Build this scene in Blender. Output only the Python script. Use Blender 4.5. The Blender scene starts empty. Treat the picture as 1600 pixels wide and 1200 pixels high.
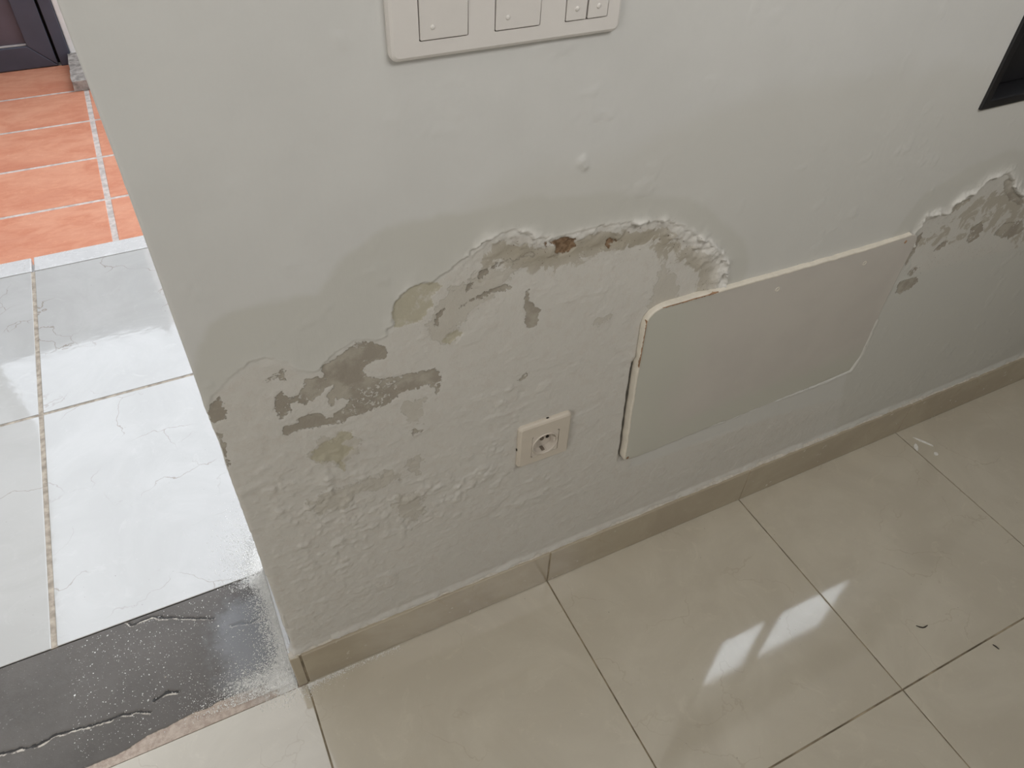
import bpy, bmesh, math, random
import numpy as np
from mathutils import Matrix, Vector
S = bpy.context.scene
COL = S.collection
random.seed(7)

# ------------------------------------------------------------ camera, sky, lights, exposure
cd = bpy.data.cameras.new('camera'); cam = bpy.data.objects.new('camera', cd); COL.objects.link(cam)
cd.sensor_width = 36.0; cd.lens = 26.003; cd.clip_start = 0.02
cam.matrix_world = Matrix(((0.8971, 0.284014, -0.338449, 0.02968), (-0.440361, 0.637118, -0.632584, -0.60729),
                           (0.03597, 0.716531, 0.696627, 1.219182), (0, 0, 0, 1)))
S.camera = cam
W = bpy.data.worlds.new('sky'); S.world = W; W.use_nodes = True
bgn = W.node_tree.nodes['Background']; bgn.inputs[0].default_value = (0.87, 0.92, 1.0, 1); bgn.inputs[1].default_value = 2.0
# brighter lobe added to the sky high on the right, for the window's floor reflection
wt = W.node_tree; tc_ = wt.nodes.new('ShaderNodeTexCoord'); dp = wt.nodes.new('ShaderNodeVectorMath'); dp.operation = 'DOT_PRODUCT'
wt.links.new(tc_.outputs['Generated'], dp.inputs[0]); dp.inputs[1].default_value = (.505, .247, .827)
mr_ = wt.nodes.new('ShaderNodeMapRange'); mr_.interpolation_type = 'SMOOTHSTEP'; wt.links.new(dp.outputs['Value'], mr_.inputs[0])
mr_.inputs[1].default_value = .93; mr_.inputs[2].default_value = .985; mr_.inputs[3].default_value = 2.0; mr_.inputs[4].default_value = 8.0
wt.links.new(mr_.outputs[0], bgn.inputs[1])
def area_light(name, loc, target, sx, sy, power, color):
    l = bpy.data.lights.new(name, 'AREA'); l.shape = 'RECTANGLE'; l.size = sx; l.size_y = sy; l.energy = power; l.color = color
    o = bpy.data.objects.new(name, l); COL.objects.link(o); o.location = loc
    o.rotation_euler = (Vector(target) - Vector(loc)).to_track_quat('-Z', 'Y').to_euler(); return o
area_light('left_window_light', (-2.2, -1.5, 1.3), (.3, 0, .5), 1.0, 1.2, 22, (1.0, .98, .94))
area_light('high_fill_light', (.80, -1.15, 2.05), (.75, .0, 2.0), 1.1, .5, 17, (1, .985, .96))  # added fill lamp hanging in the room to brighten the upper wall, no window there
S.view_settings.view_transform = 'Standard'; S.view_settings.look = 'None'
S.view_settings.exposure = 0.0; S.view_settings.gamma = 1.0; S.view_settings.use_curve_mapping = False

# ------------------------------------------------------------ outlines of the wall's flaking, in metres (x, z) on the wall and (x, y) on the floor
WP = {'edge': [(-0.0038, 0.6355), (0.0073, 0.6599), (0.0174, 0.6699), (0.03, 0.677), (0.0422, 0.6851), (0.0545, 0.6913), (0.068, 0.6927), (0.0806, 0.689), (0.0906, 0.6807), (0.1007, 0.6676), (0.1117, 0.6568), (0.1236, 0.6551), (0.136, 0.6668), (0.148, 0.6765), (0.1632, 0.6832), (0.1776, 0.6819), (0.1918, 0.6752), (0.2018, 0.6792), (0.2089, 0.6925), (0.2107, 0.7055), (0.214, 0.7204), (0.2206, 0.7305), (0.2296, 0.7347), (0.2444, 0.7363), (0.2591, 0.7345), (0.2683, 0.7387), (0.2783, 0.7461), (0.2897, 0.753), (0.3011, 0.759), (0.3125, 0.7659), (0.3239, 0.7728), (0.3392, 0.7754), (0.3571, 0.775), (0.375, 0.7673), (0.3919, 0.7563), (0.4088, 0.752), (0.4297, 0.7527), (0.451, 0.7534), (0.4728, 0.7533), (0.5001, 0.7483), (0.5237, 0.7435), (0.5522, 0.7402), (0.5723, 0.7353), (0.5861, 0.7256), (0.6069, 0.713), (0.6317, 0.6953), (0.6548, 0.6795), (0.6727, 0.6616), (0.6873, 0.642), (0.6906, 0.6196), (0.6898, 0.6033), (0.6867, 0.5828)], 'edge2': [(1.0776, 0.5903), (1.084, 0.5946), (1.0863, 0.6058), (1.0907, 0.6165), (1.1065, 0.62), (1.144, 0.6126), (1.1416, 0.6277), (1.1565, 0.6387), (1.1846, 0.6411), (1.1929, 0.6506), (1.2032, 0.6625), (1.2251, 0.6636), (1.2522, 0.658), (1.2764, 0.6415), (1.3073, 0.6142), (1.3366, 0.6002), (1.3871, 0.5843)], 'dark': [[(0.1263, 0.6589), (0.1404, 0.6639), (0.1571, 0.6742), (0.1713, 0.6792), (0.1827, 0.6764), (0.1918, 0.667), (0.1995, 0.663), (0.2027, 0.6528), (0.1981, 0.6466), (0.1879, 0.6464), (0.1798, 0.6467), (0.1708, 0.6382), (0.1738, 0.6276), (0.1833, 0.6199), (0.1932, 0.6133), (0.2163, 0.6112), (0.2378, 0.6086), (0.2574, 0.6054), (0.2639, 0.5986), (0.2649, 0.572), (0.257, 0.5632), (0.2563, 0.574), (0.2477, 0.5847), (0.2342, 0.5828), (0.2146, 0.5863), (0.2053, 0.5784), (0.1961, 0.5719), (0.1809, 0.5709), (0.17, 0.5696), (0.1594, 0.5697), (0.1508, 0.5689), (0.1378, 0.5657), (0.1274, 0.5658), (0.1175, 0.5687), (0.1054, 0.5697), (0.0936, 0.5721), (0.082, 0.5744), (0.0699, 0.5731), (0.0671, 0.5797), (0.0722, 0.5861), (0.0877, 0.5849), (0.089, 0.593), (0.1009, 0.5935), (0.1162, 0.5883), (0.121, 0.579), (0.1289, 0.577), (0.1316, 0.5817), (0.1449, 0.589), (0.1522, 0.5988), (0.1426, 0.6042), (0.1363, 0.6026), (0.1334, 0.6108), (0.1293, 0.5956), (0.1266, 0.6052), (0.1262, 0.6165), (0.1375, 0.627), (0.1254, 0.625), (0.1164, 0.6177), (0.104, 0.6132), (0.0929, 0.6165), (0.0905, 0.6256), (0.1041, 0.6389), (0.1073, 0.6468), (0.1205, 0.6456), (0.1275, 0.6402)], [(0.0857, 0.6195), (0.0839, 0.6092), (0.0749, 0.6019), (0.0707, 0.5996), (0.0703, 0.6081), (0.067, 0.6164), (0.072, 0.6333), (0.0781, 0.6414), (0.0803, 0.6325), (0.0905, 0.6256), (0.0933, 0.6191)], [(0.0668, 0.6601), (0.0756, 0.668), (0.0857, 0.6687), (0.0833, 0.6549), (0.0775, 0.6584)], [(0.0022, 0.6414), (0.0103, 0.6535), (0.0154, 0.6566), (0.0167, 0.6431), (0.02, 0.6338), (0.0145, 0.6255), (0.0031, 0.6224), (0.0002, 0.6291)], [(0.0023, 0.6077), (0.0058, 0.6033), (0.0039, 0.5532), (0.0024, 0.5509), (-0.0001, 0.5567), (-0.0008, 0.5822)], [(0.2238, 0.5182), (0.2349, 0.5067), (0.223, 0.5039), (0.2211, 0.5113)], [(0.2899, 0.6882), (0.3049, 0.6946), (0.3156, 0.6987), (0.3351, 0.7027), (0.3481, 0.7049), (0.3573, 0.6973), (0.3485, 0.695), (0.3352, 0.6977), (0.3222, 0.693), (0.3049, 0.6922), (0.2942, 0.6881)], [(0.3144, 0.7243), (0.3154, 0.731), (0.3259, 0.7327), (0.3302, 0.728), (0.3239, 0.7227), (0.3165, 0.7201)], [(0.3301, 0.7327), (0.3385, 0.7362), (0.3556, 0.7377), (0.3557, 0.7349), (0.3429, 0.7326), (0.3323, 0.7298)], [(0.3601, 0.7337), (0.3642, 0.7384), (0.3728, 0.7407), (0.386, 0.7395), (0.3863, 0.7348), (0.3752, 0.7354), (0.3666, 0.7331)], [(0.3769, 0.6877), (0.3816, 0.6863), (0.3814, 0.671), (0.3967, 0.6531), (0.396, 0.6289), (0.3864, 0.6279), (0.3777, 0.635), (0.3791, 0.6507), (0.3753, 0.6651)], [(0.3768, 0.5384), (0.3753, 0.5422), (0.3837, 0.5514), (0.387, 0.547), (0.3818, 0.5396)], [(0.2986, 0.7123), (0.3028, 0.7182), (0.3091, 0.7176), (0.3049, 0.7116), (0.2996, 0.7096)], [(0.2599, 0.6741), (0.2625, 0.6882), (0.2732, 0.6947), (0.2752, 0.6928), (0.2655, 0.6823), (0.2641, 0.6727)], [(1.1057, 0.4654), (1.1024, 0.4885), (1.1473, 0.4873), (1.1546, 0.475), (1.1442, 0.4625), (1.1184, 0.4598)], [(1.1138, 0.5019), (1.1297, 0.5139), (1.1389, 0.5048), (1.1264, 0.4933)], [(1.0916, 0.5277), (1.0875, 0.5479), (1.0857, 0.5701), (1.1031, 0.5839), (1.1073, 0.5706), (1.1072, 0.5458), (1.1005, 0.5381), (1.0982, 0.5259)], [(1.1474, 0.6074), (1.1482, 0.6233), (1.1806, 0.6304), (1.1874, 0.626), (1.1658, 0.6134)], [(1.2407, 0.5365), (1.2319, 0.5611), (1.2536, 0.5699), (1.2706, 0.5515), (1.2674, 0.5329), (1.2509, 0.5273)], [(1.1544, 0.5364), (1.1757, 0.5516), (1.1863, 0.5441), (1.1705, 0.5354)], [(1.3106, 0.5302), (1.3273, 0.5473), (1.3838, 0.5401), (1.4032, 0.5154), (1.3706, 0.5066)], [(1.2557, 0.643), (1.2665, 0.6493), (1.2973, 0.6194), (1.3439, 0.5909), (1.3559, 0.5757), (1.3042, 0.5998), (1.2737, 0.6216)]], 'yellow': [[(0.2138, 0.7181), (0.2224, 0.7294), (0.2405, 0.7377), (0.2562, 0.7354), (0.27, 0.7279), (0.2657, 0.721), (0.2573, 0.7141), (0.26, 0.7037), (0.2525, 0.6964), (0.2417, 0.6851), (0.2215, 0.6868), (0.2114, 0.6865), (0.2118, 0.7046)], [(0.2675, 0.6455), (0.2765, 0.6556), (0.2917, 0.6544), (0.296, 0.649), (0.2827, 0.6429), (0.2783, 0.6391)], [(0.092, 0.5221), (0.0977, 0.5321), (0.1116, 0.5411), (0.1266, 0.5434), (0.1297, 0.5512), (0.1462, 0.5468), (0.1458, 0.5345), (0.1311, 0.5288), (0.1444, 0.5129), (0.1301, 0.5035), (0.1295, 0.4804), (0.1236, 0.4867), (0.1191, 0.5023), (0.1047, 0.5078)]], 'brown': [[(0.403, 0.7489), (0.4142, 0.7483), (0.4253, 0.7489), (0.4385, 0.7433), (0.4421, 0.7318), (0.4325, 0.7248), (0.421, 0.7243), (0.4123, 0.7313), (0.4126, 0.7406)], [(0.4837, 0.7293), (0.4906, 0.7312), (0.5003, 0.7239), (0.4922, 0.7211), (0.4894, 0.7157), (0.4838, 0.7209)], [(0.3962, 0.7507), (0.4018, 0.7492), (0.4014, 0.7413), (0.3978, 0.7445)]], 'mottle': [[(1.127, 0.5809), (1.1596, 0.6001), (1.1924, 0.6132), (1.2113, 0.6352), (1.2655, 0.6351), (1.3778, 0.5957), (1.497, 0.4492), (1.4411, 0.4495), (1.3631, 0.5052), (1.2889, 0.5373), (1.2433, 0.5326), (1.1961, 0.5319), (1.1544, 0.5364), (1.1161, 0.5497), (1.1116, 0.5059), (1.0937, 0.5175), (1.0987, 0.5789)]], 'flake': [[(0.0901, 0.5231), (0.1139, 0.5431), (0.1497, 0.5304), (0.1528, 0.5089), (0.1292, 0.4957), (0.1163, 0.502)], [(0.0799, 0.4392), (0.1062, 0.4472), (0.1458, 0.444), (0.1841, 0.4465), (0.1982, 0.4347), (0.1823, 0.4247), (0.1439, 0.4269), (0.1189, 0.4128), (0.0903, 0.4148)], [(0.1923, 0.3959), (0.2261, 0.3824), (0.2236, 0.3335), (0.21, 0.3258), (0.1953, 0.3498)], [(0.2188, 0.5654), (0.2381, 0.5593), (0.2306, 0.5256), (0.2222, 0.5293), (0.2153, 0.5555)], [(0.2149, 0.4576), (0.2271, 0.4604), (0.225, 0.421), (0.2082, 0.4477)], [(0.2675, 0.6455), (0.2962, 0.6749), (0.3266, 0.6879), (0.3606, 0.7218), (0.3133, 0.7305), (0.2693, 0.7056), (0.2471, 0.6682)], [(0.4843, 0.6024), (0.5052, 0.6043), (0.5033, 0.5991), (0.4877, 0.5969)], [(0.5788, 0.6618), (0.6032, 0.6446), (0.6227, 0.5614), (0.5927, 0.5479), (0.5711, 0.6007)]], 'halo': [[(-0.0477, 0.6046), (0.0284, 0.7563), (0.0908, 0.7619), (0.1349, 0.7564), (0.166, 0.7929), (0.2145, 0.8141), (0.2763, 0.8141), (0.3878, 0.8114), (0.4707, 0.7971), (0.5952, 0.7594), (0.6562, 0.718), (0.7062, 0.6763), (0.7329, 0.6186), (0.7296, 0.5859), (0.6081, 0.2915), (0.0635, 0.2713)], [(0.9877, 0.5472), (1.0238, 0.5979), (1.0509, 0.6594), (1.116, 0.6887), (1.1903, 0.7058), (1.6177, 0.6726), (3.4597, -1.0699), (1.1509, 0.0324), (1.0668, 0.3245)]], 'tide': [[(0.2208, 0.8088), (0.3486, 0.8312), (0.5041, 0.8484), (0.5441, 0.8597), (0.6558, 0.8745), (0.7719, 0.8758), (0.8797, 0.8719), (1.0518, 0.8604), (1.4332, 0.8471), (7.4972, -4.8891), (0.5227, -0.0475)]], 'panel_tl': [(0.5738, 0.2827), (0.5717, 0.3316), (0.5651, 0.4365), (0.5618, 0.5158), (0.5589, 0.576), (0.5615, 0.5899), (0.5691, 0.5985), (0.5851, 0.6023), (0.6522, 0.6003), (0.7672, 0.5977), (0.8918, 0.5948), (1.0678, 0.5943), (1.082, 0.5847), (1.0825, 0.5565), (1.0819, 0.5056), (1.0858, 0.4432), (1.0947, 0.3669), (1.0984, 0.3185), (1.0872, 0.2851), (1.0326, 0.2814), (0.9389, 0.2827), (0.8075, 0.2807), (0.6707, 0.2803), (0.6058, 0.2801)], 'vent': [(1.0828, 0.7923), (1.0801, 0.923), (1.1823, 0.7923), (1.1124, 0.8817), (1.1085, 0.8175), (1.1601, 0.8207)], 'bumps': [(0.1393, 0.4384), (0.2046, 0.3445), (0.09, 0.4515), (0.0098, 0.3715), (0.0549, 0.3879), (0.0103, 0.4562), (0.1111, 0.273)], 'view': [(-0.003, 1.0455), (1.0685, 0.9379), (1.8134, -0.015), (0.0013, 0.6431)], 'sock': [(0.3687, 0.4588), (0.4461, 0.4512), (0.4565, 0.4427), (0.3762, 0.3655), (0.4558, 0.3753), (0.3939, 0.4243), (0.4382, 0.4234), (0.4387, 0.382), (0.3956, 0.3809), (0.3795, 0.4632)]}
FP = {'crack': [[(-0.4839, 0.0933), (-0.4454, 0.0872), (-0.3974, 0.0799), (-0.3704, 0.085), (-0.3344, 0.0786), (-0.2978, 0.0732), (-0.2696, 0.0719), (-0.2375, 0.0601)], [(-0.2635, 0.2503), (-0.2481, 0.2285), (-0.2114, 0.2286), (-0.1816, 0.2134), (-0.1169, 0.1805)], [(-0.0942, 0.1565), (-0.0527, 0.1451), (-0.0259, 0.1406)], [(-0.2305, 0.077), (-0.2105, 0.0802), (-0.1918, 0.0725)]], 'dust': [[(-0.1157, 0.2181), (-0.0297, 0.2501), (0.0161, 0.2439), (-0.0042, -0.0125), (-0.0839, 0.0021), (-0.1795, 0.0248), (-0.1104, 0.0732), (-0.0402, 0.1025), (-0.0412, 0.1974)]], 'darkedge': [(-0.3475, 0.0144), (-0.2938, 0.0151), (-0.2466, 0.0241), (-0.1786, 0.03), (-0.1287, 0.0312), (-0.0782, 0.0282), (-0.0039, 0.0291)], 'bits': [(1.0211, -0.3678), (1.0145, -0.362), (1.0329, -0.3747), (1.1138, -0.4515), (1.1116, -0.4479), (1.1127, -0.4576), (1.3967, -0.0215), (1.3993, -0.0502), (1.3736, -0.0386), (1.3898, -0.0729), (1.2956, 0.1056), (1.1411, -0.1083), (0.877, -0.5308)], 'view': [(-0.4497, 0.0691), (0.9782, -0.6108), (1.7711, -0.0124), (0.0161, -0.0162)]}


# ------------------------------------------------------------ helpers
def setp(o, label=None, cat=None, group=None, kind=None):
    if label: o['label'] = label
    if cat: o['category'] = cat
    if group: o['group'] = group
    if kind: o['kind'] = kind
    return o
def link(name, me, mat=None, parent=None, smooth=False):
    o = bpy.data.objects.new(name, me); COL.objects.link(o)
    if mat is not None and not me.materials: me.materials.append(mat)
    if parent is not None: o.parent = parent
    if smooth: me.polygons.foreach_set('use_smooth', [True] * len(me.polygons))
    return o
def empty(name, loc=(0, 0, 0)):
    o = bpy.data.objects.new(name, None); COL.objects.link(o); o.location = loc; o.empty_display_size = .05; return o
def add_box(bm, x0, x1, y0, y1, z0, z1, bev=0.0, seg=2):
    vs = [bm.verts.new(p) for p in ((x0,y0,z0),(x1,y0,z0),(x1,y1,z0),(x0,y1,z0),(x0,y0,z1),(x1,y0,z1),(x1,y1,z1),(x0,y1,z1))]
    fs = [bm.faces.new([vs[i] for i in f]) for f in ((3,2,1,0),(4,5,6,7),(0,1,5,4),(1,2,6,5),(2,3,7,6),(3,0,4,7))]
    if bev > 0:
        es = list({e for f in fs for e in f.edges})
        bmesh.ops.bevel(bm, geom=es, offset=bev, segments=seg, profile=.5, affect='EDGES')
def bm_obj(name, bm, mat, parent=None, smooth=False):
    me = bpy.data.meshes.new(name); bmesh.ops.recalc_face_normals(bm, faces=bm.faces); bm.to_mesh(me); bm.free()
    return link(name, me, mat, parent, smooth)
def boxes(name, L, mat, parent=None, bev=0.0, smooth=False, seg=2):
    bm = bmesh.new()
    for b in L: add_box(bm, *b, bev=bev, seg=seg)
    return bm_obj(name, bm, mat, parent, smooth)
def rrect(w, h, r, n=8, cx=0, cz=0):
    pts = []
    for sx, sz, a0 in ((1, 1, 0), (-1, 1, 90), (-1, -1, 180), (1, -1, 270)):
        for i in range(n + 1):
            a = math.radians(a0 + 90 * i / n)
            pts.append((cx + sx * (w / 2 - r) + r * math.cos(a), cz + sz * (h / 2 - r) + r * math.sin(a)))
    return pts
def loft(bm, rings, cap_first=False, cap_last=False):
    R = [[bm.verts.new(p) for p in r] for r in rings]
    for a, b in zip(R, R[1:]):
        n = len(a)
        for i in range(n): bm.faces.new((a[i], a[(i + 1) % n], b[(i + 1) % n], b[i]))
    if cap_first: bm.faces.new(R[0])
    if cap_last: bm.faces.new(R[-1])
    return R
# numpy value noise
def vnoise(x, y, scale, seed):
    r = np.random.RandomState(seed); N = 256; T = r.rand(N, N).astype(np.float32)
    x = np.asarray(x, np.float64) / scale + 77.3; y = np.asarray(y, np.float64) / scale + 31.7
    xi = np.floor(x).astype(int); yi = np.floor(y).astype(int); fx = x - xi; fy = y - yi
    fx = fx * fx * fx * (fx * (fx * 6 - 15) + 10); fy = fy * fy * fy * (fy * (fy * 6 - 15) + 10)
    a = T[xi % N, yi % N]; b = T[(xi + 1) % N, yi % N]; c = T[xi % N, (yi + 1) % N]; d = T[(xi + 1) % N, (yi + 1) % N]
    return (a * (1 - fx) + b * fx) * (1 - fy) + (c * (1 - fx) + d * fx) * fy
def fbm(x, y, scale, seed, oct=4, gain=.5):
    s = 0; a = 1; t = 0
    for i in range(oct):
        s = s + a * (vnoise(x, y, scale / 2 ** i, seed + i * 13) - .5); t += a; a *= gain
    return s / t * 2
def sstep(a, b, v):
    t = np.clip((v - a) / (b - a), 0, 1); return t * t * (3 - 2 * t)
def poly_sd(P, x, y):
    """signed distance, negative inside"""
    P = np.array(P); d = np.full(x.shape, 1e9); ins = np.zeros(x.shape, bool)
    for i in range(len(P)):
        ax, ay = P[i]; bx, by = P[(i + 1) % len(P)]
        ex, ey = bx - ax, by - ay; wx, wy = x - ax, y - ay
        t = np.clip((wx * ex + wy * ey) / (ex * ex + ey * ey + 1e-12), 0, 1)
        d = np.minimum(d, (wx - ex * t) ** 2 + (wy - ey * t) ** 2)
        c = ((ay > y) != (by > y))
        xc = ex * (y - ay) / (ey if abs(ey) > 1e-12 else 1e-12) + ax
        ins ^= c & (x < xc)
    d = np.sqrt(d); return np.where(ins, -d, d)
def line_sd(P, x, y):
    d = np.full(x.shape, 1e9)
    for (ax, ay), (bx, by) in zip(P, P[1:]):
        ex, ey = bx - ax, by - ay; wx, wy = x - ax, y - ay
        t = np.clip((wx * ex + wy * ey) / (ex * ex + ey * ey + 1e-12), 0, 1)
        d = np.minimum(d, (wx - ex * t) ** 2 + (wy - ey * t) ** 2)
    return np.sqrt(d)
def polys_sd(L, x, y):
    d = np.full(x.shape, 1e9)
    for P in L:
        Q = np.array(P); m = (x > Q[:, 0].min() - .03) & (x < Q[:, 0].max() + .03) & (y > Q[:, 1].min() - .03) & (y < Q[:, 1].max() + .03)
        d[m] = np.minimum(d[m], poly_sd(P, x[m], y[m]))
    return np.minimum(d, .03)
def grid_mesh(name, P, nu, nv, keep=None, flip=False):
    """P: (nu*nv, 3) points, index i*nv+j"""
    i, j = np.meshgrid(np.arange(nu - 1), np.arange(nv - 1), indexing='ij'); i = i.ravel(); j = j.ravel()
    q = np.stack([i * nv + j, (i + 1) * nv + j, (i + 1) * nv + j + 1, i * nv + j + 1], 1)
    if flip: q = q[:, ::-1]
    if keep is not None: q = q[keep(i, j)]
    me = bpy.data.meshes.new(name); me.vertices.add(len(P)); me.vertices.foreach_set('co', P.astype(np.float32).ravel())
    me.loops.add(q.size); me.loops.foreach_set('vertex_index', q.astype(np.int32).ravel())
    me.polygons.add(len(q)); me.polygons.foreach_set('loop_start', np.arange(0, q.size, 4, dtype=np.int32))
    me.update(calc_edges=True); me.polygons.foreach_set('use_smooth', [True] * len(q)); return me
def attr(me, name, v):
    a = me.attributes.new(name, 'FLOAT', 'POINT'); a.data.foreach_set('value', np.asarray(v, np.float32).ravel())

# ------------------------------------------------------------ material helpers
class NT:
    def __init__(s, name, rough=.6, spec=.5):
        s.m = bpy.data.materials.new(name); s.m.use_nodes = True; s.t = s.m.node_tree; s.b = s.t.nodes['Principled BSDF']
        s.b.inputs['Roughness'].default_value = rough; s.b.inputs['Specular IOR Level'].default_value = spec
    def n(s, typ, **kw):
        n = s.t.nodes.new(typ)
        for k, v in kw.items(): setattr(n, k, v)
        return n
    def l(s, a, b): s.t.links.new(a, b)
    def inp(s, sock, v):
        if isinstance(v, (int, float)): sock.default_value = v
        elif isinstance(v, tuple): sock.default_value = v if len(v) == len(sock.default_value) else (*v, 1)
        else: s.l(v, sock)
    def attr(s, name): return s.n('ShaderNodeAttribute', attribute_name=name).outputs['Fac']
    def math(s, op, a, b=0.0, c=None, clamp=False):
        n = s.n('ShaderNodeMath', operation=op, use_clamp=clamp); s.inp(n.inputs[0], a); s.inp(n.inputs[1], b)
        if c is not None: s.inp(n.inputs[2], c)
        return n.outputs[0]
    def pos(s, scale=None, off=None):
        g = s.n('ShaderNodeNewGeometry').outputs['Position']
        if scale or off is not None:
            m = s.n('ShaderNodeMapping'); s.l(g, m.inputs[0])
            if scale: m.inputs['Scale'].default_value = scale
            if off is not None: s.l(off, m.inputs['Location'])
            return m.outputs[0]
        return g
    def noise(s, scale, detail=4, rough=.55, vec=None, dist=0):
        n = s.n('ShaderNodeTexNoise'); n.inputs['Scale'].default_value = scale; n.inputs['Detail'].default_value = detail
        n.inputs['Roughness'].default_value = rough; n.inputs['Distortion'].default_value = dist
        s.l(vec if vec is not None else s.pos(), n.inputs['Vector']); return n.outputs['Fac']
    def ramp(s, v, a, b, o0=0.0, o1=1.0):
        n = s.n('ShaderNodeMapRange', interpolation_type='SMOOTHSTEP'); s.inp(n.inputs[0], v)
        n.inputs[1].default_value = a; n.inputs[2].default_value = b; n.inputs[3].default_value = o0; n.inputs[4].default_value = o1
        return n.outputs[0]
    def mix(s, f, a, b):
        n = s.n('ShaderNodeMix', data_type='RGBA'); s.inp(n.inputs[0], f); s.inp(n.inputs[6], a); s.inp(n.inputs[7], b); return n.outputs[2]
    def bump(s, h, strength=.3, dist=.001, prev=None):
        n = s.n('ShaderNodeBump'); n.inputs['Strength'].default_value = strength; n.inputs['Distance'].default_value = dist
        s.l(h, n.inputs['Height'])
        if prev is not None: s.l(prev, n.inputs['Normal'])
        return n.outputs[0]
    def out(s, color=None, rough=None, normal=None):
        if color is not None: s.inp(s.b.inputs['Base Color'], color)
        if rough is not None: s.inp(s.b.inputs['Roughness'], rough)
        if normal is not None: s.l(normal, s.b.inputs['Normal'])
        return s.m
def plain(name, col, rough=.5, spec=.5, var=.06, vs=60, bstr=.15, bscale=300, metal=0):
    t = NT(name, rough, spec); n = t.noise(vs, 4)
    c = t.mix(t.ramp(n, .3, .7), tuple(x * (1 - var) for x in col), tuple(min(1, x * (1 + var)) for x in col))
    t.b.inputs['Metallic'].default_value = metal
    return t.out(c, None, t.bump(t.noise(bscale, 3), bstr, .0004))

PAINT = (.63, .625, .605); PAINT_LOW = (.60, .575, .53); DAMP = (.555, .545, .50)
def wall_material():
    t = NT('damp_painted_plaster', .62, .3)
    n1 = t.noise(180, 5, .62); n2 = t.noise(700, 3, .6); n3 = t.noise(9, 5, .6); n4 = t.noise(420, 4, .7)
    n5 = t.noise(70, 5, .7)
    d1 = t.math('ADD', t.math('MULTIPLY_ADD', n1, .012, -.006), t.math('MULTIPLY_ADD', t.noise(75, 4, .6), .012, -.006)); d2 = t.math('MULTIPLY_ADD', n4, .006, -.003)
    jit = t.math('ADD', d1, d2)
    peel = t.attr('peel'); halo = t.attr('halo'); tide = t.attr('tide')
    c = t.mix(t.ramp(n3, .35, .65), tuple(x * .985 for x in PAINT), tuple(x * 1.015 for x in PAINT))
    c = t.mix(tide, c, (.60, .59, .555))
    c = t.mix(t.math('MULTIPLY', halo, .75), c, DAMP)
    c = t.mix(t.math('MULTIPLY', peel, .85), c, PAINT_LOW)
    # pink-beige old coat showing through here and there
    c = t.mix(t.math('MULTIPLY', t.math('MULTIPLY', t.ramp(n5, .5, .62), peel), .3), c, (.55, .50, .45))
    fl = t.ramp(t.math('ADD', t.attr('sd_flake'), t.math('MULTIPLY_ADD', n5, .06, -.033)), -.0005, .0005, 1, 0)
    c = t.mix(t.math('MULTIPLY', fl, .55), c, (.47, .435, .37))
    mo = t.math('MULTIPLY', t.ramp(t.math('ADD', t.math('MULTIPLY', t.attr('mottle'), .5), t.noise(38, 6, .65, dist=.6))  , .97, 1.03), t.attr('mottle'))
    c = t.mix(t.math('MULTIPLY', mo, .75), c, (.40, .36, .29))
    ye = t.math('MULTIPLY', t.ramp(t.math('ADD', t.attr('sd_yellow'), jit), -.0008, .0008, 1, 0), t.ramp(t.noise(48, 5, .7), .36, .50, .35, 1))
    c = t.mix(t.math('MULTIPLY', ye, .8), c, (.44, .405, .30))
    dk = t.ramp(t.math('ADD', t.attr('sd_dark'), jit), -.0005, .0005, 1, 0)
    hol = t.ramp(t.noise(210, 5, .6, dist=.4), .535, .55, 1, 0)
    dk = t.math('MULTIPLY', dk, t.math('MAXIMUM', hol, t.ramp(t.noise(26, 4, .6), .40, .44)))
    dc = t.mix(t.ramp(t.noise(28, 5, .6), .42, .6), (.31, .275, .225), (.41, .375, .315))
    c = t.mix(t.math('MULTIPLY', dk, .92), c, dc)
    br = t.ramp(t.math('ADD', t.attr('sd_brown'), t.math('MULTIPLY', jit, .6)), -.0006, .0006, 1, 0)
    c = t.mix(br, c, t.mix(t.ramp(n1, .4, .6), (.17, .105, .06), (.28, .19, .12)))
    c = t.mix(t.attr('chalk'), c, (.76, .74, .70))
    # tiny pits and specks near the broken rim
    sp = t.math('MULTIPLY', t.ramp(t.noise(330, 2, .5), .685, .70), t.attr('speck'))
    c = t.mix(t.math('MULTIPLY', sp, .85), c, (.14, .11, .085))
    nb = t.bump(n2, .10, .0006)
    brush = t.noise(160, 3, .6, vec=t.pos(scale=(1, 1, .16)))
    nb = t.bump(brush, .22, .0007, nb)
    nb = t.bump(t.math('MULTIPLY', n1, peel), .35, .0015, nb)
    nb = t.bump(t.math('MULTIPLY', t.math('ADD', t.math('ADD', dk, t.math('MULTIPLY', fl, .6)), br), -1.0), .8, .0008, nb)
    r = t.ramp(n3, .3, .7, .5, .62)
    return t.out(c, t.math('ADD', r, t.math('MULTIPLY', dk, .25)), nb)

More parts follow.
